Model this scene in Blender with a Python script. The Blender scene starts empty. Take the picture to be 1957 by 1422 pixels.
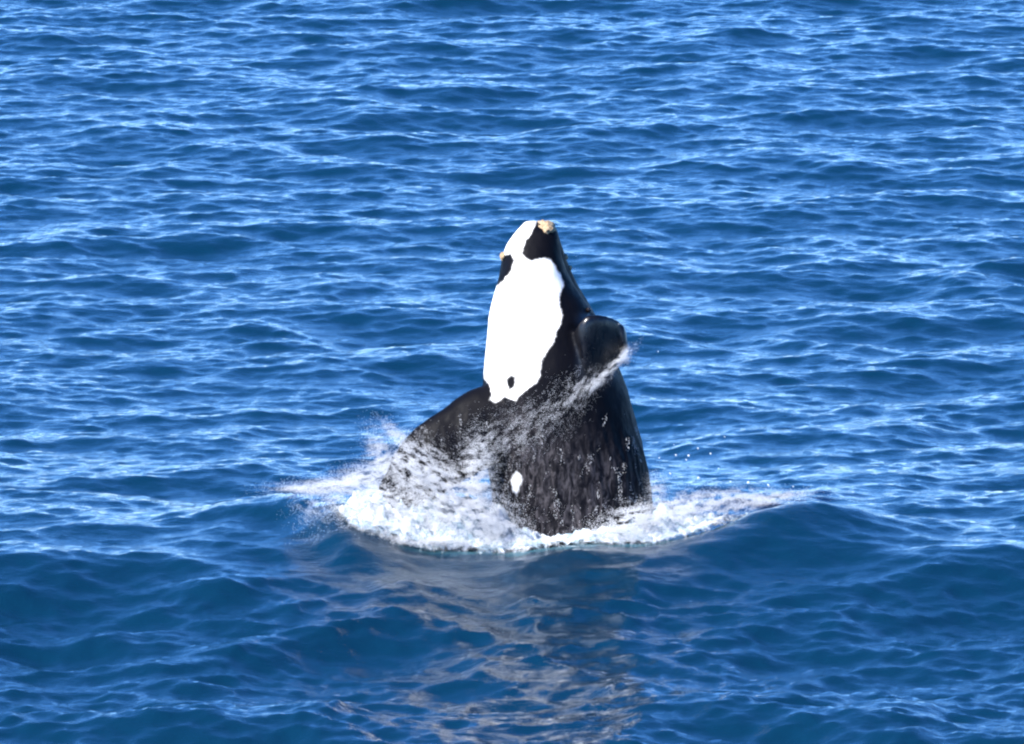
import bpy, bmesh, math
import numpy as np
from mathutils import Vector

rng = np.random.default_rng(11)
sc = bpy.context.scene
R = math.radians

# ------------------------------------------------------------------ camera (long lens from a cliff top)
DEP, DIST = R(8.5), 230.0
FPX = 100.0 * DIST                       # photograph pixels per radian: 1 m = 100 px at the whale
cT = np.array([-1.115, 0.0, 3.25])       # point in the middle of the picture
cP = cT + DIST * np.array([0, -math.cos(DEP), math.sin(DEP)])
cam_d = bpy.data.cameras.new('camera')
cam_d.sensor_width = 36.0
cam_d.lens = FPX / 1957.0 * 36.0
cam_d.clip_start, cam_d.clip_end = 1.0, 20000.0
cam = bpy.data.objects.new('camera', cam_d)
sc.collection.objects.link(cam)
cam.location = cP
cam.rotation_euler = (math.pi / 2 - DEP, 0, 0)
sc.camera = cam

# ------------------------------------------------------------------ sky and sun
SUN_EL, SUN_AZ = R(38.0), R(232.0)       # azimuth from +Y (away from the camera) clockwise: behind-left of the camera
world = bpy.data.worlds.new('World')
sc.world = world
world.use_nodes = True
wn, wl = world.node_tree.nodes, world.node_tree.links
wn.clear()
sky = wn.new('ShaderNodeTexSky')
sky.sky_type = 'NISHITA'
sky.sun_disc = False
sky.sun_elevation = SUN_EL
sky.sun_rotation = SUN_AZ
sky.altitude = 50
sky.air_density = 0.5
sky.dust_density = 0.05
sky.ozone_density = 4.0
bg = wn.new('ShaderNodeBackground')
bg.inputs['Strength'].default_value = 0.15
wo = wn.new('ShaderNodeOutputWorld')
hsv = wn.new('ShaderNodeHueSaturation')
hsv.inputs['Saturation'].default_value = 1.23
hsv.inputs['Hue'].default_value = 0.506
wl.new(sky.outputs['Color'], hsv.inputs['Color'])
wl.new(hsv.outputs['Color'], bg.inputs['Color'])
wl.new(bg.outputs['Background'], wo.inputs['Surface'])

sun_d = bpy.data.lights.new('sun', 'SUN')
sun_d.energy = 4.8
sun_d.angle = R(0.5)
sun_d.color = (1.0, 0.965, 0.91)
sun = bpy.data.objects.new('sun', sun_d)
sc.collection.objects.link(sun)
sdir = Vector((math.sin(SUN_AZ) * math.cos(SUN_EL), math.cos(SUN_AZ) * math.cos(SUN_EL), math.sin(SUN_EL)))
sun.rotation_euler = sdir.to_track_quat('Z', 'Y').to_euler()
sun.location = sdir * 60

sc.view_settings.view_transform = 'Standard'
sc.view_settings.look = 'None'
sc.view_settings.exposure = 1.32
sc.view_settings.gamma = 1.0
sc.view_settings.use_curve_mapping = False
sc.render.engine = 'CYCLES'
sc.cycles.use_denoising = True
sc.cycles.max_bounces = 12
sc.cycles.diffuse_bounces = 8
sc.cycles.transparent_max_bounces = 16
sc.cycles.filter_width = 2.2


# ------------------------------------------------------------------ helpers
def at(px, py, y):
    """point seen at a photograph pixel, at depth y (metres beyond the whale's axis)"""
    px, py, y = np.broadcast_arrays(np.asarray(px, float), np.asarray(py, float), np.asarray(y, float))
    u, v = (px - 978.5) / FPX, (711.0 - py) / FPX
    d = np.stack([u, math.cos(DEP) + v * math.sin(DEP), -math.sin(DEP) + v * math.cos(DEP)], -1)
    t = (y - cP[1]) / d[..., 1]
    return cP + d * t[..., None]


def px_of(p):
    """the inverse of at(): photograph pixel of points"""
    d = p - cP
    f = d[:, 1] * math.cos(DEP) - d[:, 2] * math.sin(DEP)
    up = d[:, 1] * math.sin(DEP) + d[:, 2] * math.cos(DEP)
    return 978.5 + FPX * d[:, 0] / f, 711.0 - FPX * up / f


_perm = np.random.default_rng(5).permutation(256)
_perm = np.concatenate([_perm, _perm, _perm])
_gr = np.random.default_rng(6).normal(size=(256, 3))
_gr /= np.linalg.norm(_gr, axis=1)[:, None]


def perlin(x, y, z=0.0):
    x, y, z = np.broadcast_arrays(np.asarray(x, float), np.asarray(y, float), np.asarray(z, float))
    xi, yi, zi = np.floor(x).astype(int), np.floor(y).astype(int), np.floor(z).astype(int)
    xf, yf, zf = x - xi, y - yi, z - zi
    fade = lambda t: t * t * t * (t * (t * 6 - 15) + 10)
    u, v, w = fade(xf), fade(yf), fade(zf)
    out = 0
    for a in (0, 1):
        for b in (0, 1):
            for c in (0, 1):
                h = _perm[_perm[_perm[(xi + a) & 255] + ((yi + b) & 255)] + ((zi + c) & 255)]
                g = _gr[h]
                dot = g[..., 0] * (xf - a) + g[..., 1] * (yf - b) + g[..., 2] * (zf - c)
                out = out + dot * (u if a else 1 - u) * (v if b else 1 - v) * (w if c else 1 - w)
    return out * 1.6


def fbm(x, y, z=0.0, o=4, gain=0.5):
    s, a = 0, 1.0
    for i in range(o):
        s = s + a * perlin(np.asarray(x) * 2 ** i + 17.3 * i, np.asarray(y) * 2 ** i + 5.1 * i, np.asarray(z) * 2 ** i)
        a *= gain
    return s


def sstep(a, b, x):
    t = np.clip((x - a) / (b - a), 0, 1)
    return t * t * (3 - 2 * t)


def mesh_np(name, verts, faces):
    """mesh from numpy arrays; faces (n,3) or (n,4)"""
    me = bpy.data.meshes.new(name)
    nv, (nf, k) = len(verts), faces.shape
    me.vertices.add(nv)
    me.vertices.foreach_set('co', np.ascontiguousarray(verts, np.float32).ravel())
    me.loops.add(nf * k)
    me.loops.foreach_set('vertex_index', np.ascontiguousarray(faces, np.int32).ravel())
    me.polygons.add(nf)
    me.polygons.foreach_set('loop_start', np.arange(0, nf * k, k, dtype=np.int32))
    me.polygons.foreach_set('use_smooth', np.ones(nf, bool))
    me.update(calc_edges=True)
    return me


def attr(me, name, values):
    a = me.attributes.new(name, 'FLOAT', 'POINT')
    a.data.foreach_set('value', np.ascontiguousarray(values, np.float32))


def link(name, me, mat, parent=None):
    o = bpy.data.objects.new(name, me)
    sc.collection.objects.link(o)
    if mat:
        me.materials.clear()
        me.materials.append(mat)
    if parent:
        o.parent = parent
    return o


def tag(o, label=None, category=None, kind=None, group=None):
    for k, v in (('label', label), ('category', category), ('kind', kind), ('group', group)):
        if v:
            o[k] = v
    return o


def grid_faces(nx, ny):
    i = np.arange(ny - 1)[:, None] * nx + np.arange(nx - 1)[None]
    return np.stack([i, i + 1, i + nx + 1, i + nx], -1).reshape(-1, 4)


class Mat:
    """a small builder for node materials"""
    def __init__(self, name):
        self.m = bpy.data.materials.new(name)
        self.m.use_nodes = True
        self.n, self.l = self.m.node_tree.nodes, self.m.node_tree.links
        self.b = self.n['Principled BSDF']
        self.out = self.n['Material Output']
        self.co = None

    def put(self, sock, v):
        if hasattr(v, 'links'):
            self.l.new(v, sock)
        else:
            sock.default_value = v

    def coord(self):
        if not self.co:
            self.co = self.n.new('ShaderNodeTexCoord').outputs['Object']
        return self.co

    def attr(self, name):
        a = self.n.new('ShaderNodeAttribute')
        a.attribute_name = name
        return a.outputs['Fac']

    def noise(self, scale, detail=4, rough=0.55, stretch=(1, 1, 1), dist=0.0):
        mp = self.n.new('ShaderNodeMapping')
        mp.inputs['Scale'].default_value = stretch
        self.l.new(self.coord(), mp.inputs['Vector'])
        t = self.n.new('ShaderNodeTexNoise')
        t.inputs['Scale'].default_value = scale
        t.inputs['Detail'].default_value = detail
        t.inputs['Roughness'].default_value = rough
        t.inputs['Distortion'].default_value = dist
        self.l.new(mp.outputs['Vector'], t.inputs['Vector'])
        return t.outputs['Fac']

    def math(self, op, a, b=0.0):
        t = self.n.new('ShaderNodeMath')
        t.operation = op
        self.put(t.inputs[0], a)
        self.put(t.inputs[1], b)
        return t.outputs[0]

    def ramp(self, v, lo, hi, a=0.0, b=1.0):
        t = self.n.new('ShaderNodeMapRange')
        t.interpolation_type = 'SMOOTHSTEP'
        for k, x in (('Value', v), ('From Min', lo), ('From Max', hi), ('To Min', a), ('To Max', b)):
            self.put(t.inputs[k], x)
        return t.outputs['Result']

    def mix(self, f, a, b):
        t = self.n.new('ShaderNodeMix')
        t.data_type = 'RGBA'
        self.put(t.inputs[0], f)
        self.put(t.inputs[6], a if hasattr(a, 'links') else (*a, 1))
        self.put(t.inputs[7], b if hasattr(b, 'links') else (*b, 1))
        return t.outputs[2]

    def bump(self, h, strength, dist, normal=None):
        t = self.n.new('ShaderNodeBump')
        t.inputs['Strength'].default_value = strength
        t.inputs['Distance'].default_value = dist
        self.l.new(h, t.inputs['Height'])
        if normal:
            self.l.new(normal, t.inputs['Normal'])
        return t.outputs['Normal']


# ------------------------------------------------------------------ materials
# sea: dark blue body colour, sky reflected in a fine-rippled surface, paler where air bubbles are mixed in
W = Mat('sea_water')
aer = W.attr('aeration')
aer_n = W.ramp(W.math('ADD', aer, W.math('MULTIPLY', W.math('SUBTRACT', W.noise(3.0, 5, 0.65), 0.5), 0.9)), 0.25, 1.0)
body = W.mix(aer_n, (0.0014, 0.020, 0.046), (0.06, 0.15, 0.19))
W.put(W.b.inputs['Base Color'], body)
W.put(W.b.inputs['Roughness'], 0.025)
W.put(W.b.inputs['IOR'], 1.333)
n1 = W.noise(3.0, 6, 0.62, (1.0, 1.25, 1.0), 0.3)
n2 = W.noise(7.0, 5, 0.65, (0.8, 1.3, 1.0), 0.5)
nb = W.bump(n1, 1.0, 0.022)
nb = W.bump(n2, 1.0, 0.006, nb)
W.put(W.b.inputs['Normal'], nb)

# whale skin: wet black hide, its water film's sheen painted as paler mottling on the flank, with a white blaze
S = Mat('whale_skin')
edge = W and S.math('ADD', S.attr('blaze'), S.math('MULTIPLY', S.math('SUBTRACT', S.noise(9.0, 4, 0.6), 0.5), 0.10))
white = S.ramp(edge, -0.028, 0.034)
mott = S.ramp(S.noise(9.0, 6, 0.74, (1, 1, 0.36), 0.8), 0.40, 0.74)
sheen_grey = S.math('MULTIPLY', S.attr('flank'), mott)
dark = S.mix(sheen_grey, (0.0026, 0.0026, 0.0044), (0.085, 0.077, 0.084))
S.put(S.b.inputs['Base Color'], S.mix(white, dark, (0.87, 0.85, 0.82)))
rgh = S.ramp(S.noise(14.0, 4, 0.65, (1, 1, 0.3)), 0.3, 0.7, 0.48, 0.66)
film = S.attr('film')
S.put(S.b.inputs['Roughness'], S.math('SUBTRACT', rgh, S.math('MULTIPLY', film, 0.26)))
S.put(S.b.inputs['IOR'], 1.35)
S.put(S.b.inputs['Specular IOR Level'], S.math('ADD', 0.14, S.math('MULTIPLY', film, 0.75)))
wr = S.noise(11.0, 5, 0.6, (1.0, 1.0, 0.32), 0.5)
wf = S.noise(38.0, 3, 0.6, (1.0, 1.0, 0.55))
nb = S.bump(S.math('MULTIPLY', wr, S.ramp(S.attr('flank'), 0.0, 0.5, 0.25, 1.0)), 0.6, 0.03)
nb = S.bump(wf, 0.45, 0.008, nb)
S.put(S.b.inputs['Normal'], nb)

C = Mat('callosity_crust')
C.put(C.b.inputs['Base Color'], C.mix(C.ramp(C.noise(16, 4), 0.35, 0.65), (0.30, 0.20, 0.11), (0.48, 0.36, 0.22)))
C.put(C.b.inputs['Roughness'], 0.8)
C.put(C.b.inputs['Normal'], C.bump(C.noise(22, 4, 0.7), 0.9, 0.03))

E_ = Mat('wet_eye')
E_.put(E_.b.inputs['Base Color'], (0.012, 0.009, 0.008, 1))
E_.put(E_.b.inputs['Roughness'], 0.08)

# white water: froth full of air, broken into patches
F = Mat('froth')
cov = F.attr('cover')
fn = F.noise(5.0, 8, 0.75, (1, 1.2, 1), 0.7)
al = F.ramp(F.math('ADD', cov, F.math('MULTIPLY', F.math('SUBTRACT', fn, 0.5), 1.7)), 0.25, 0.80)
F.put(F.b.inputs['Base Color'], F.mix(F.ramp(F.noise(3.4, 7, 0.72, (1, 1, 1), 0.8), 0.42, 0.62), (0.28, 0.37, 0.43), (0.80, 0.81, 0.83)))
F.put(F.b.inputs['Roughness'], 0.75)
F.put(F.b.inputs['Alpha'], al)
F.put(F.b.inputs['Normal'], F.bump(F.noise(13, 6, 0.7), 0.8, 0.05))

D_ = Mat('airborne_water')
D_.put(D_.b.inputs['Base Color'], (0.94, 0.95, 0.97, 1))
D_.put(D_.b.inputs['Roughness'], 0.4)
tr = D_.n.new('ShaderNodeBsdfTranslucent')
tr.inputs['Color'].default_value = (0.94, 0.95, 0.97, 1)
mx = D_.n.new('ShaderNodeMixShader')
mx.inputs[0].default_value = 0.5
D_.l.new(D_.b.outputs[0], mx.inputs[1])
D_.l.new(tr.outputs[0], mx.inputs[2])
D_.l.new(mx.outputs[0], D_.out.inputs['Surface'])


# ------------------------------------------------------------------ sea
def ridge_y(x):
    return -2.4 + np.where(x > 0, 4.4 * (1 - np.exp(-(x / 5.0) ** 2)), 4.2 * sstep(-3.9, -5.8, x))


def heave(x, y):
    """water pushed up round the whale, on the face of a passing swell"""
    yr = ridge_y(x)
    lip = 0.48 * np.exp(-((x - 4.3) / 1.5) ** 2) + 0.52 * np.exp(-((x + 5.2) / 1.6) ** 2)
    t = y - yr
    front = np.where(t < 0, np.exp(-(t / 1.5) ** 2), np.exp(-(t / 0.75) ** 2))
    h = lip * front
    t2 = y - (-2.2 + 0.10 * x + 0.004 * x * x)
    sw = np.where(t2 < 0, np.exp(-(t2 / 4.3) ** 2), np.exp(-(t2 / 13.0) ** 2))
    h = h + 0.82 * sw - 0.56
    bowl = np.exp(-((x + 0.3) / 3.2) ** 2 - ((y - 0.3) / 1.9) ** 2)      # hollow the body opens up
    return h - 0.22 * bowl


NX, NY = 580, 1180
LX, LY = 66.0, 150.0
X0, Y0 = -34.5, -41.0
kx = 2 * np.pi * np.fft.fftfreq(NX, LX / NX)
ky = 2 * np.pi * np.fft.fftfreq(NY, LY / NY)
KX, KY = np.meshgrid(kx, ky)
K = np.hypot(KX, KY)
K[0, 0] = 1e-6


def spectrum(wind_az, peak, spread, hs, small, seed):
    r = np.random.default_rng(seed)
    c = (KX * math.sin(wind_az) + KY * math.cos(wind_az)) / K
    kp = 2 * np.pi / peak
    p = np.exp(-1.25 * (kp / K) ** 2) / K ** 4.05 * (0.8 + np.abs(c) ** spread) * np.exp(-(K * small) ** 2)
    p[0, 0] = 0
    a = np.sqrt(p) * (r.normal(size=K.shape) + 1j * r.normal(size=K.shape))
    h = np.fft.ifft2(a).real
    return a * (hs / 4 / h.std())


A = spectrum(R(192), 1.5, 2.0, 0.072, 0.028, 3) + spectrum(R(170), 7.0, 3.0, 0.26, 0.30, 4)
H = np.fft.ifft2(A).real
CH = 0.6
DX = np.fft.ifft2(1j * KX / K * A).real * CH
DY = np.fft.ifft2(1j * KY / K * A).real * CH
gx = X0 + np.arange(NX) * LX / NX
gy = Y0 + np.arange(NY) * LY / NY
GX, GY = np.meshgrid(gx, gy)
ed = np.minimum(np.minimum(GX - X0, gx[-1] - GX), np.minimum(GY - Y0, gy[-1] - GY))
fade = sstep(0, 5.0, ed)
calm = 1 + 0.75 * sstep(-2.6, -6.5, GY) - 0.5 * np.exp(-((GX + 0.3) / 4.6) ** 2 - ((GY + 0.2) / 1.8) ** 2)
HV = heave(GX, GY)
SX, SY = GX + DX * fade * calm, GY + DY * fade * calm
SZ = (H * calm + HV) * fade
PX, PY = px_of(np.stack([SX, SY, SZ], -1).reshape(-1, 3))
PX, PY = PX.reshape(GX.shape), PY.reshape(GX.shape)
inside = sstep(-0.5, 0.25, GY - ridge_y(GX)) * np.exp(-((GX + 0.4) / 3.6) ** 4) * np.exp(-((GY - 0.2) / 3.4) ** 4)
rim = np.exp(-((GY - ridge_y(GX) + 0.1) / 0.35) ** 2) * np.exp(-((GX - 0.2) / 4.6) ** 4) * 0.26
aeration = np.clip(inside * 0.9 + rim, 0, 1)
sv = np.stack([SX, SY, SZ], -1).reshape(-1, 3)
sf = grid_faces(NX, NY)
# outer skirt that carries the sheet on to the horizon
border = np.concatenate([np.arange(NX), np.arange(1, NY) * NX + NX - 1,
                         (NY - 1) * NX + np.arange(NX - 2, -1, -1), np.arange(NY - 2, 0, -1) * NX])
mid = np.array([X0 + LX / 2, Y0 + LY / 2, 0])
rings, faces = [sv], [sf]
prev, base = border, len(sv)
for s in (1.15, 1.6, 3, 8, 25, 100):
    q = mid + (sv[border] - mid) * s
    q[:, 2] = 0
    cur = base + np.arange(len(border))
    nx_ = np.roll(np.arange(len(border)), -1)
    rings.append(q)
    faces.append(np.stack([prev, cur, cur[nx_], prev[nx_]], -1))
    prev, base = cur, base + len(border)
sv2 = np.concatenate(rings)
me = mesh_np('sea', sv2, np.concatenate(faces))
attr(me, 'aeration', np.concatenate([aeration.ravel(), np.zeros(len(sv2) - len(sv))]))
sea = link('sea', me, W.m)
tag(sea, 'choppy deep blue sea surface running to the horizon', 'sea', 'structure')


# ------------------------------------------------------------------ the whale
def loft(secs, n=40):
    """secs: list of (centre, half-chord vector, half-thickness vector, exponent); closed with end fans"""
    vs, fs = [], []
    t = np.linspace(0, 2 * np.pi, n, endpoint=False)
    for c, a, b, e in secs:
        ct, st = np.cos(t), np.sin(t)
        vs.append(c + (np.sign(ct) * np.abs(ct) ** (2 / e))[:, None] * a + (np.sign(st) * np.abs(st) ** (2 / e))[:, None] * b)
    m = len(secs)
    v = np.concatenate(vs + [[secs[0][0]], [secs[-1][0]]])
    for i in range(m - 1):
        for j in range(n):
            k = (j + 1) % n
            fs.append((i * n + j, i * n + k, (i + 1) * n + k, (i + 1) * n + j))
    tris = [(m * n, (j + 1) % n, j) for j in range(n)] + [(m * n + 1, (m - 1) * n + j, (m - 1) * n + (j + 1) % n) for j in range(n)]
    return v, fs + tris


def smooth_interp(t, ts, vals):
    vals = np.asarray(vals, float)
    out = np.stack([np.interp(t, ts, vals[:, i]) for i in range(vals.shape[1])], -1)
    ker = np.hanning(7)
    ker /= ker.sum()
    pad = np.pad(out, ((3, 3), (0, 0)), mode='edge')
    return np.stack([np.convolve(pad[:, i], ker, 'valid') for i in range(out.shape[1])], -1)


# rows: image row, left edge, right edge (photograph pixels), half depth (m), axis depth (m)
TRUNK = [
    (425, 1006, 1048, 0.16, 0.16), (432, 994, 1062, 0.30, 0.15), (448, 980, 1067, 0.44, 0.13), (468, 968, 1070, 0.55, 0.11),
    (490, 960, 1073, 0.64, 0.09), (520, 953, 1084, 0.76, 0.07), (550, 946, 1100, 0.87, 0.05),
    (575, 940, 1119, 0.95, 0.04), (600, 936, 1136, 1.02, 0.03), (640, 932, 1150, 1.10, 0.0), (690, 926, 1176, 1.22, 0.0),
    (740, 921, 1196, 1.33, 0.0), (800, 921, 1214, 1.42, 0.0), (870, 933, 1232, 1.48, 0.0), (930, 940, 1242, 1.52, 0.0),
    (990, 944, 1246, 1.54, 0.0), (1100, 950, 1250, 1.54, 0.0), (1300, 965, 1240, 1.45, 0.0), (1450, 985, 1215, 1.3, 0.0)]
rows = np.concatenate([np.linspace(425, 600, 50), np.linspace(605, 1450, 75)])
tr_ = np.array(TRUNK, float)
sm = smooth_interp(rows, tr_[:, 0], tr_[:, 1:])
secs = []
for r, (l, rr, b, y) in zip(rows, sm):
    pl, pr = at(l, r, y), at(rr, r, y)
    secs.append(((pl + pr) / 2, (pr - pl) / 2, np.array([0, b, 0.0]), 2.15))
trunk = loft(secs, 56)


def paddle(pts, n=28):
    """pts: (px, py, y, half chord px vector (dx, dy), chord depth, half thickness)"""
    ss = []
    raw = np.array(pts, float)
    t = np.linspace(0, 1, 26)
    q = smooth_interp(t, np.linspace(0, 1, len(raw)), raw)
    for px, py, y, cx, cy, cd, th in q:
        c = at(px, py, y)
        a = (at(px + cx, py + cy, y + cd) - c)
        nrm = np.cross(a, ax_)
        nrm /= np.linalg.norm(nrm)
        ss.append((c, a, nrm * th, 2.3))
    return loft(ss, n)


# far-side flipper, swept down and to the left into the splash
ax_ = np.array([-0.80, -0.25, -0.55])
flip_l = paddle([(1010, 790, -0.55, -50, -62, 0.2, 0.55), (940, 808, -0.75, -50, -62, 0.2, 0.42), (890, 838, -0.9, -44, -54, 0.2, 0.33),
                 (838, 868, -1.0, -44, -52, 0.15, 0.27), (795, 908, -1.05, -40, -46, 0.12, 0.20),
                 (758, 955, -1.1, -30, -36, 0.1, 0.13), (735, 1000, -1.1, -16, -20, 0.05, 0.06)])
# near-side flipper, foreshortened, raised beside the head
ax_ = np.array([0.80, 0.60, 0.05])
flip_r = paddle([(1084, 706, -0.70, 0, -40, -0.05, 0.26), (1104, 690, -1.00, 0, -66, -0.10, 0.20), (1124, 673, -1.00, 0, -72, -0.12, 0.15),
                 (1148, 660, -0.88, 0, -58, -0.12, 0.12), (1168, 656, -0.76, 0, -50, -0.10, 0.09), (1182, 652, -0.66, 0, -40, -0.08, 0.08),
                 (1192, 650, -0.60, 0, -24, -0.04, 0.06)])
tipl = []
for k in np.linspace(-1, 1, 13):
    w = math.sqrt(max(1 - k ** 4, 0.02))
    tipl.append((at(1190 + 4 * k, 645 + 27 * k, -0.66), np.array([0.085 * w, 0, 0.0]), np.array([0, 0.15 * w, 0.0]), 2.0))
tip_lobe = loft(tipl, 20)
# rostrum: the narrow arched upper jaw behind the lower lip
ross = []
for px, py, y, a, b in [(1040, 428, 0.34, 0.10, 0.12), (1046, 446, 0.42, 0.20, 0.26), (1054, 480, 0.52, 0.24, 0.36), (1066, 520, 0.60, 0.27, 0.42),
                        (1082, 560, 0.66, 0.30, 0.46), (1104, 600, 0.66, 0.34, 0.5), (1120, 640, 0.6, 0.36, 0.5)]:
    ross.append((at(px, py, y), np.array([a, 0, 0.0]), np.array([0, b, 0.0]), 2.0))
rostrum = loft(ross, 24)
# swelling of the lip corner that carries the eye
lipc = []
for k in np.linspace(-1, 1, 11):
    w = math.sqrt(max(1 - k * k, 0.01))
    lipc.append((at(1106 + 20 * k, 596 + 34 * k, -0.10), np.array([0.25 * w, 0, 0.0]), np.array([0, 0.40 * w, 0.0]), 2.0))
brow = loft(lipc, 20)

bm = bmesh.new()
for v, fs in (trunk, flip_l, flip_r, tip_lobe, rostrum, brow):
    bv = [bm.verts.new(p) for p in v]
    for f in fs:
        bm.faces.new([bv[i] for i in f])
bmesh.ops.recalc_face_normals(bm, faces=bm.faces)
raw_me = bpy.data.meshes.new('whale_raw')
bm.to_mesh(raw_me)
bm.free()
tmp = bpy.data.objects.new('whale_raw', raw_me)
sc.collection.objects.link(tmp)
md = tmp.modifiers.new('union', 'REMESH')
md.mode = 'VOXEL'
md.voxel_size = 0.032
ms = tmp.modifiers.new('smooth', 'SMOOTH')
ms.factor = 0.5
ms.iterations = 9
dg = bpy.context.evaluated_depsgraph_get()
wm = bpy.data.meshes.new_from_object(tmp.evaluated_get(dg))
bpy.data.objects.remove(tmp)
bpy.data.meshes.remove(raw_me)
wm.name = 'right_whale'
nv = len(wm.vertices)
co = np.empty(nv * 3, np.float32)
wm.vertices.foreach_get('co', co)
co = co.reshape(-1, 3).astype(float)
no = np.empty(nv * 3, np.float32)
wm.vertex_normals.foreach_get('vector', no)
no = no.reshape(-1, 3).astype(float)
# relief: soft bulges, and long folds running down the flank
low = sstep(3.3, 1.2, co[:, 2])
dis = 0.030 * fbm(co[:, 0] * 1.1, co[:, 1] * 1.1, co[:, 2] * 0.8, 3)
fold = 1 - np.abs(perlin(co[:, 0] * 3.4 + 0.4 * co[:, 2], co[:, 1] * 3.4, co[:, 2] * 0.55)) * 2
dis = dis + low * (0.035 * np.clip(fold, -1, 1) + 0.02 * fbm(co[:, 0] * 5, co[:, 1] * 5, co[:, 2] * 2.2, 3))
co += no * dis[:, None]
wm.vertices.foreach_set('co', co.astype(np.float32).ravel())
wm.polygons.foreach_set('use_smooth', np.ones(len(wm.polygons), bool))

BLAZE = [(1027, 412), (1024, 426), (1018, 439), (1016, 447), (1006, 457), (1001, 471), (996, 485), (1006, 494), (1016, 500), (1026, 495), (1043, 493),
         (1053, 496), (1061, 510), (1072, 526), (1078, 546), (1071, 557), (1068, 569), (1071, 589), (1076, 603), (1073, 617), (1063, 634),
         (1059, 652), (1051, 665), (1037, 686), (1033, 698), (1032, 721), (1025, 730), (1008, 743), (990, 759), (986, 767), (978, 763),
         (965, 758), (947, 770), (936, 765), (940, 753), (937, 737), (925, 721), (918, 692), (905, 670), (900, 600), (920, 552),
         (949, 546), (964, 536), (977, 516), (983, 494), (976, 485), (964, 487), (935, 486), (930, 440), (980, 400)]
SPOT = [(968, 735), (969, 725), (976, 714), (983, 719), (985, 730), (981, 741), (973, 746)]
FLECK = [(987, 899), (980, 908), (976, 918), (980, 938), (988, 948), (993, 932), (999, 920), (996, 910)]


def sdist(px, py, poly):
    p = np.array(poly, float)
    q = np.roll(p, -1, 0)
    best = np.full(len(px), 1e9)
    ins = np.zeros(len(px), bool)
    for (x0, y0), (x1, y1) in zip(p, q):
        dx, dy = x1 - x0, y1 - y0
        t = np.clip(((px - x0) * dx + (py - y0) * dy) / (dx * dx + dy * dy + 1e-9), 0, 1)
        best = np.minimum(best, np.hypot(px - x0 - t * dx, py - y0 - t * dy))
        cross = ((y0 > py) != (y1 > py)) & (px < (x1 - x0) * (py - y0) / (y1 - y0 + 1e-9) + x0)
        ins ^= cross
    return np.where(ins, best, -best) / 100.0


wx, wy = px_of(co)
bl = np.maximum(np.minimum(sdist(wx, wy, BLAZE), -sdist(wx, wy, SPOT)), sdist(wx, wy, FLECK))
bl = np.where(no[:, 1] < 0.25, bl, np.minimum(bl, -0.2))
attr(wm, 'blaze', bl)
flank = sstep(2.7, 1.3, co[:, 2] + 0.5 * (co[:, 0] - 0.2)) * sstep(1.55, 0.6, co[:, 0]) * sstep(-1.6, -0.8, co[:, 0]) * 0.8 + 0.15 * low * sstep(-1.6, -1.0, co[:, 0])  # mask for the painted wet sheen and the wrinkle bump
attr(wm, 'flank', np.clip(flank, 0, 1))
attr(wm, 'film', sstep(1092, 1112, wx) * sstep(590, 612, wy) * sstep(1.0, 0.0, (wy - 660) / 90 + (wx - 1160) / 260) * sstep(-0.3, -0.45, co[:, 1]))   # sheet of water running down the raised flipper
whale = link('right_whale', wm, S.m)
tag(whale, 'black whale with a white throat blaze breaching head-up out of the sea', 'whale')


def crust(px, py, y, rx, ry, rz, seed, sub=4):
    b = bmesh.new()
    bmesh.ops.create_icosphere(b, subdivisions=sub, radius=1.0)
    v = np.array([w.co[:] for w in b.verts])
    d = 1 + 0.20 * fbm(v[:, 0] * 1.6 + seed, v[:, 1] * 1.6, v[:, 2] * 1.6, 4, 0.6)
    for w, p, s in zip(b.verts, v, d):
        w.co = Vector(p * s * np.array([rx, ry, rz]))
    m = bpy.data.meshes.new('callosity')
    b.to_mesh(m)
    b.free()
    m.polygons.foreach_set('use_smooth', np.ones(len(m.polygons), bool))
    o = link('callosity', m, C.m, whale)
    o.location = at(px, py, y)
    return o


o = crust(1044, 436, 0.12, 0.19, 0.30, 0.145, 1)
o['label'] = 'large pale bonnet callosity on the snout tip'
o.rotation_euler = (0, R(14), 0)
crust(961, 490, -0.02, 0.06, 0.12, 0.085, 2, 3)
crust(1081, 491, 0.55, 0.045, 0.10, 0.06, 3, 3)
crust(1089, 512, 0.60, 0.04, 0.09, 0.05, 4, 3)
b = bmesh.new()
bmesh.ops.create_uvsphere(b, u_segments=20, v_segments=14, radius=0.05)
m = bpy.data.meshes.new('eye')
b.to_mesh(m)
b.free()
m.polygons.foreach_set('use_smooth', np.ones(len(m.polygons), bool))
eye = link('eye', m, E_.m, whale)
eye.location = at(1125, 592, -0.36)


# ------------------------------------------------------------------ white water round the body
fx = np.arange(-5.6, 4.6, 0.032)
fy = np.arange(-3.2, 2.8, 0.036)
FX, FY = np.meshgrid(fx, fy)
t = FY - ridge_y(FX)
mound = 0.55 * np.exp(-((FX + 2.7) / 1.7) ** 4 - ((FY + 0.8) / 1.0) ** 2) + 0.36 * np.exp(-((FX - 1.55) / 0.95) ** 2 - ((FY + 0.75) / 0.7) ** 2)
mound = mound + 0.12 * sstep(-0.1, 0.8, t)
lump = fbm(FX * 1.7, FY * 1.7, 3.0, 5, 0.58)
fine = (1 - 2 * np.abs(fbm(FX * 4.3 + 0.8 * lump, FY * 3.1, 9.0, 4, 0.62)))
gi, gj = (FX - X0) / (LX / NX), (FY - Y0) / (LY / NY)
i0, j0 = gi.astype(int), gj.astype(int)
u_, v_ = gi - i0, gj - j0
base_z = ((SZ[j0, i0] * (1 - u_) + SZ[j0, i0 + 1] * u_) * (1 - v_) + (SZ[j0 + 1, i0] * (1 - u_) + SZ[j0 + 1, i0 + 1] * u_) * v_)
FZ = base_z + mound * (1 + 0.55 * lump) + (0.06 * lump + 0.055 * fine) * sstep(-0.3, 0.7, t) + 0.012
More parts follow.
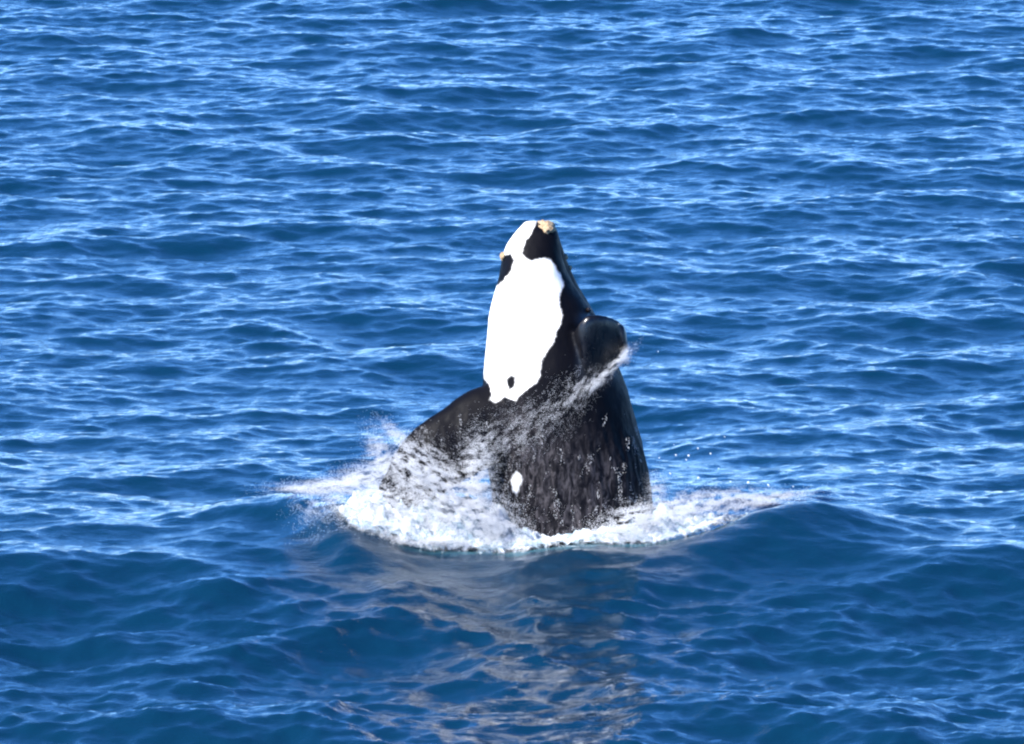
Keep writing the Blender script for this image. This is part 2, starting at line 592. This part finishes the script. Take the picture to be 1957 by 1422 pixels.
cover = (0.9 * np.exp(-((FX + 2.6) / 2.05) ** 6 - ((FY + 0.6) / 1.9) ** 6) + 1.0 * np.exp(-((FX - 1.5) / 1.15) ** 4 - ((FY + 0.4) / 1.6) ** 4)
         + 0.8 * np.exp(-((FX + 0.2) / 1.8) ** 4 - ((FY + 1.7) / 0.5) ** 2) + 0.55 * np.exp(-((FX - 2.5) / 1.1) ** 4 - ((FY - ridge_y(FX) - 0.5) / 0.7) ** 2))
cover = np.clip(cover, 0, 1) * sstep(-0.22, 0.22, t + 0.28 * lump)
FZ = FZ - 0.09 * (1 - sstep(0.05, 0.6, cover))          # the froth's rim dips into the sea
fv = np.stack([FX, FY, FZ], -1).reshape(-1, 3)
ff = grid_faces(len(fx), len(fy))
keep = cover.ravel()[ff].max(1) > 0.04
ff = ff[keep]
used, inv = np.unique(ff, return_inverse=True)
me = mesh_np('white_water', fv[used], inv.reshape(-1, 4))
attr(me, 'cover', cover.ravel()[used])
tag(link('white_water', me, F.m), 'churned white foam boiling around the base of the whale', 'foam', 'stuff')


# ------------------------------------------------------------------ spray: drops thrown up by the body
def drops(name, blobs, label, category, streak=None):
    P, Rr = [], []
    for (px, py, sx, sy, rot, y, sd, n, r0, r1, gate) in blobs:
        m = int(n * 3)
        a, bb = rng.normal(size=m) * sx, rng.normal(size=m) * sy
        c, s = math.cos(R(rot)), math.sin(R(rot))
        qx, qy = px + a * c + bb * s, py - a * s + bb * c
        # ragged density: strands along the throw direction
        ux, uy = a / 26.0, bb / 11.0
        d = fbm(ux + px * 0.13, uy + py * 0.07, 0.0, 4, 0.6)
        keep = d + gate > rng.uniform(-0.5, 0.5, m)
        qx, qy = qx[keep][:n], qy[keep][:n]
        yy = y + rng.normal(size=len(qx)) * sd
        P.append(at(qx, qy, yy))
        Rr.append(np.exp(rng.uniform(math.log(r0), math.log(r1), len(qx))))
    if streak is not None:
        P.append(streak)
        Rr.append(np.exp(rng.uniform(math.log(.002), math.log(.007), len(streak))))
    P, Rr = np.concatenate(P), np.concatenate(Rr)
    st = np.ones((len(P), 1, 3))
    if streak is not None:
        st[-len(streak):, 0, 2] = rng.uniform(1, 4.5, len(streak))
    ok = P[:, 2] > heave(P[:, 0], P[:, 1]) - 0.1
    P, Rr, st = P[ok], Rr[ok], st[ok]
    tet = np.array([(1, 1, 1), (1, -1, -1), (-1, 1, -1), (-1, -1, 1)]) / math.sqrt(3)
    n = len(P)
    q = rng.normal(size=(n, 4))
    q /= np.linalg.norm(q, axis=1)[:, None]
    w, x, yq, z = q.T
    M = np.stack([1 - 2 * (yq * yq + z * z), 2 * (x * yq - z * w), 2 * (x * z + yq * w), 2 * (x * yq + z * w), 1 - 2 * (x * x + z * z), 2 * (yq * z - x * w),
                  2 * (x * z - yq * w), 2 * (yq * z + x * w), 1 - 2 * (x * x + yq * yq)], -1).reshape(n, 3, 3)
    V = P[:, None] + np.einsum('nij,kj->nki', M, tet) * (Rr * 1.3)[:, None, None] * st
    f = np.array([(0, 1, 2), (0, 3, 1), (0, 2, 3), (1, 3, 2)])
    Fc = (np.arange(n)[:, None, None] * 4 + f[None]).reshape(-1, 3)
    me = mesh_np(name, V.reshape(-1, 3), Fc)
    return tag(link(name, me, D_.m), label, category, 'stuff')


# (px, py, sx, sy, rot, depth, depth spread, count, r min, r max, gate)
LEFT = [
    (640, 928, 52, 8, 5, -0.4, 0.3, 20300, 0.0018, 0.0043, 0.25), (695, 912, 34, 13, 14, -0.4, 0.3, 17400, 0.0018, 0.0043, 0.2),
    (585, 936, 28, 4, -6, -0.4, 0.2, 5800, 0.0018, 0.0043, 0.25), (733, 885, 11, 30, 20, -0.7, 0.2, 13050, 0.0018, 0.0043, 0.2),
    (768, 842, 7, 26, 46, -0.9, 0.2, 7250, 0.0018, 0.0043, 0.2),
    (800, 895, 34, 24, -30, -1.55, 0.2, 29000, 0.0022, 0.0050, -0.2), (850, 930, 50, 20, -20, -1.6, 0.25, 43500, 0.0022, 0.0058, -0.1),
    (720, 960, 50, 20, 0, -1.6, 0.3, 20300, 0.0022, 0.0065, -0.1), (740, 1005, 50, 16, 0, -2.0, 0.3, 14500, 0.0022, 0.0065, -0.15),
    (880, 985, 50, 24, -10, -1.9, 0.3, 37700, 0.0022, 0.0065, -0.1), (912, 905, 16, 36, 0, -1.7, 0.2, 20300, 0.0022, 0.0050, -0.05),
    (700, 1032, 45, 6, 2, -2.2, 0.1, 8700, 0.0022, 0.0058, 0.0), (850, 1036, 60, 5, 0, -2.3, 0.1, 11600, 0.0022, 0.0058, 0.0),
    (960, 1010, 30, 14, -30, -1.9, 0.25, 17400, 0.0022, 0.0058, -0.1), (605, 975, 25, 22, -40, -1.2, 0.4, 3625, 0.0018, 0.0043, -0.2)]
RIGHT = [
    (1215, 998, 36, 16, 10, -1.5, 0.3, 29000, 0.0022, 0.0065, 0.0), (1254, 935, 10, 15, 0, -0.9, 0.2, 3200, 0.0018, 0.0043, 0.1),
    (1300, 975, 34, 13, 8, -0.9, 0.4, 20300, 0.0022, 0.0058, 0.0), (1380, 953, 55, 9, 2, 0.2, 0.4, 18850, 0.0018, 0.0043, 0.0),
    (1465, 953, 42, 6, 6, 0.5, 0.3, 8700, 0.0018, 0.0043, 0.0), (1400, 975, 60, 5, 14, 0.0, 0.3, 7250, 0.0018, 0.0043, 0.0),
    (1180, 1020, 30, 7, 0, -2.0, 0.2, 8700, 0.0022, 0.0058, 0.0)]
drops('spray', LEFT, 'fine white spray thrown up over the submerged flipper', 'spray')
drops('spray', RIGHT, 'fine white spray bursting from the crest beside the dark flank', 'spray')
STREAM = [
    (1180, 692, 20, 4, 43, -0.95, 0.05, 4000, .0018, .004, -0.1), (1140, 730, 22, 6, 43, -1.25, 0.06, 5000, .0018, .004, -0.1),
    (1100, 752, 26, 14, 55, -1.45, 0.06, 3500, .0018, .004, -0.3), (1050, 790, 40, 24, 40, -1.55, 0.06, 4000, .0018, .004, -0.35),
    (1000, 825, 45, 24, 36, -1.6, 0.06, 5000, .0018, .004, -0.3), (940, 850, 36, 24, 32, -1.7, 0.1, 6500, .0018, .004, -0.25),
    (1196, 678, 6, 8, 0, -0.8, 0.05, 2000, .0018, .004, 0.1), (1020, 800, 60, 14, 40, -1.6, 0.04, 350, .004, .008, -0.3)]
# beads and runnels clinging to the wet flank
vi = np.where((no[:, 1] < -0.05) & (co[:, 2] < 2.6) & (co[:, 2] > -0.1) & (bl < 0))[0]
g = perlin(co[vi, 0] * 7, co[vi, 1] * 7, co[vi, 2] * 1.6) + 0.5 * perlin(co[vi, 0] * 16, co[vi, 1] * 16, co[vi, 2] * 7)
vi = vi[g + 0.25 * sstep(2.6, 0.3, co[vi, 2]) > 0.52]
vi = rng.choice(vi, min(len(vi), 2600), replace=False)
BEADS = co[vi] + no[vi] * 0.012 + rng.normal(size=(len(vi), 3)) * 0.012
drops('streaming_water', STREAM, 'water sheeting off the raised flipper and down across the chest', 'water', BEADS)
# single drops, each big enough to pick out
BESIDE = ('bright drop of water flung over the waves beside the dark flank', 'drops flung clear beside the flank')
SNOUT = ('tiny drop of water flung off beside the snout', 'drops beside the snout')
SINGLE = [(px, py, q, -0.7, *BESIDE) for px, py, q in (
    (1292, 870, 2.2), (1316, 871, 1.5), (1334, 857, 1.7), (1358, 867, 2.0), (1312, 879, 1.7), (1260, 875, 1.2), (1281, 905, 1.6), (1335, 913, 1.9),
    (1373, 895, 1.2), (1396, 920, 1.3), (1430, 922, 2.1), (1469, 928, 2.3), (1516, 930, 1.5), (1385, 835, 1.2), (1288, 850, 1.0))]
SINGLE += [(1102, 490, 1.3, 0.3, *SNOUT), (1097, 513, 1.4, 0.3, *SNOUT),
           (1258, 672, 1.4, -0.6, 'lone drop of water in the air beyond the raised flipper tip', None),
           (1182, 619, 1.6, -0.78, 'bright bead of water on the upper edge of the raised flipper', None)]
for i, (px, py, q, y, lab, grp) in enumerate(SINGLE):
    b = bmesh.new()
    bmesh.ops.create_icosphere(b, subdivisions=2, radius=0.0085 * q)
    for v in b.verts:
        k = perlin(v.co.x * 60 + i * 3.7, v.co.y * 60, v.co.z * 60)
        v.co *= 1.0 + 0.7 * float(k)
        v.co.z *= 1.0 + 0.35 * math.sin(i * 2.1)
        v.co.x *= 1.0 + 0.5 * math.sin(i * 1.3)
    m = bpy.data.meshes.new('water_drop')
    b.to_mesh(m)
    b.free()
    m.polygons.foreach_set('use_smooth', np.ones(len(m.polygons), bool))
    o = link('water_drop', m, D_.m)
    o.location = at(px, py, y)
    o.rotation_euler = (0, R(37 * i), 0)
    tag(o, lab, 'water drop', None, grp)
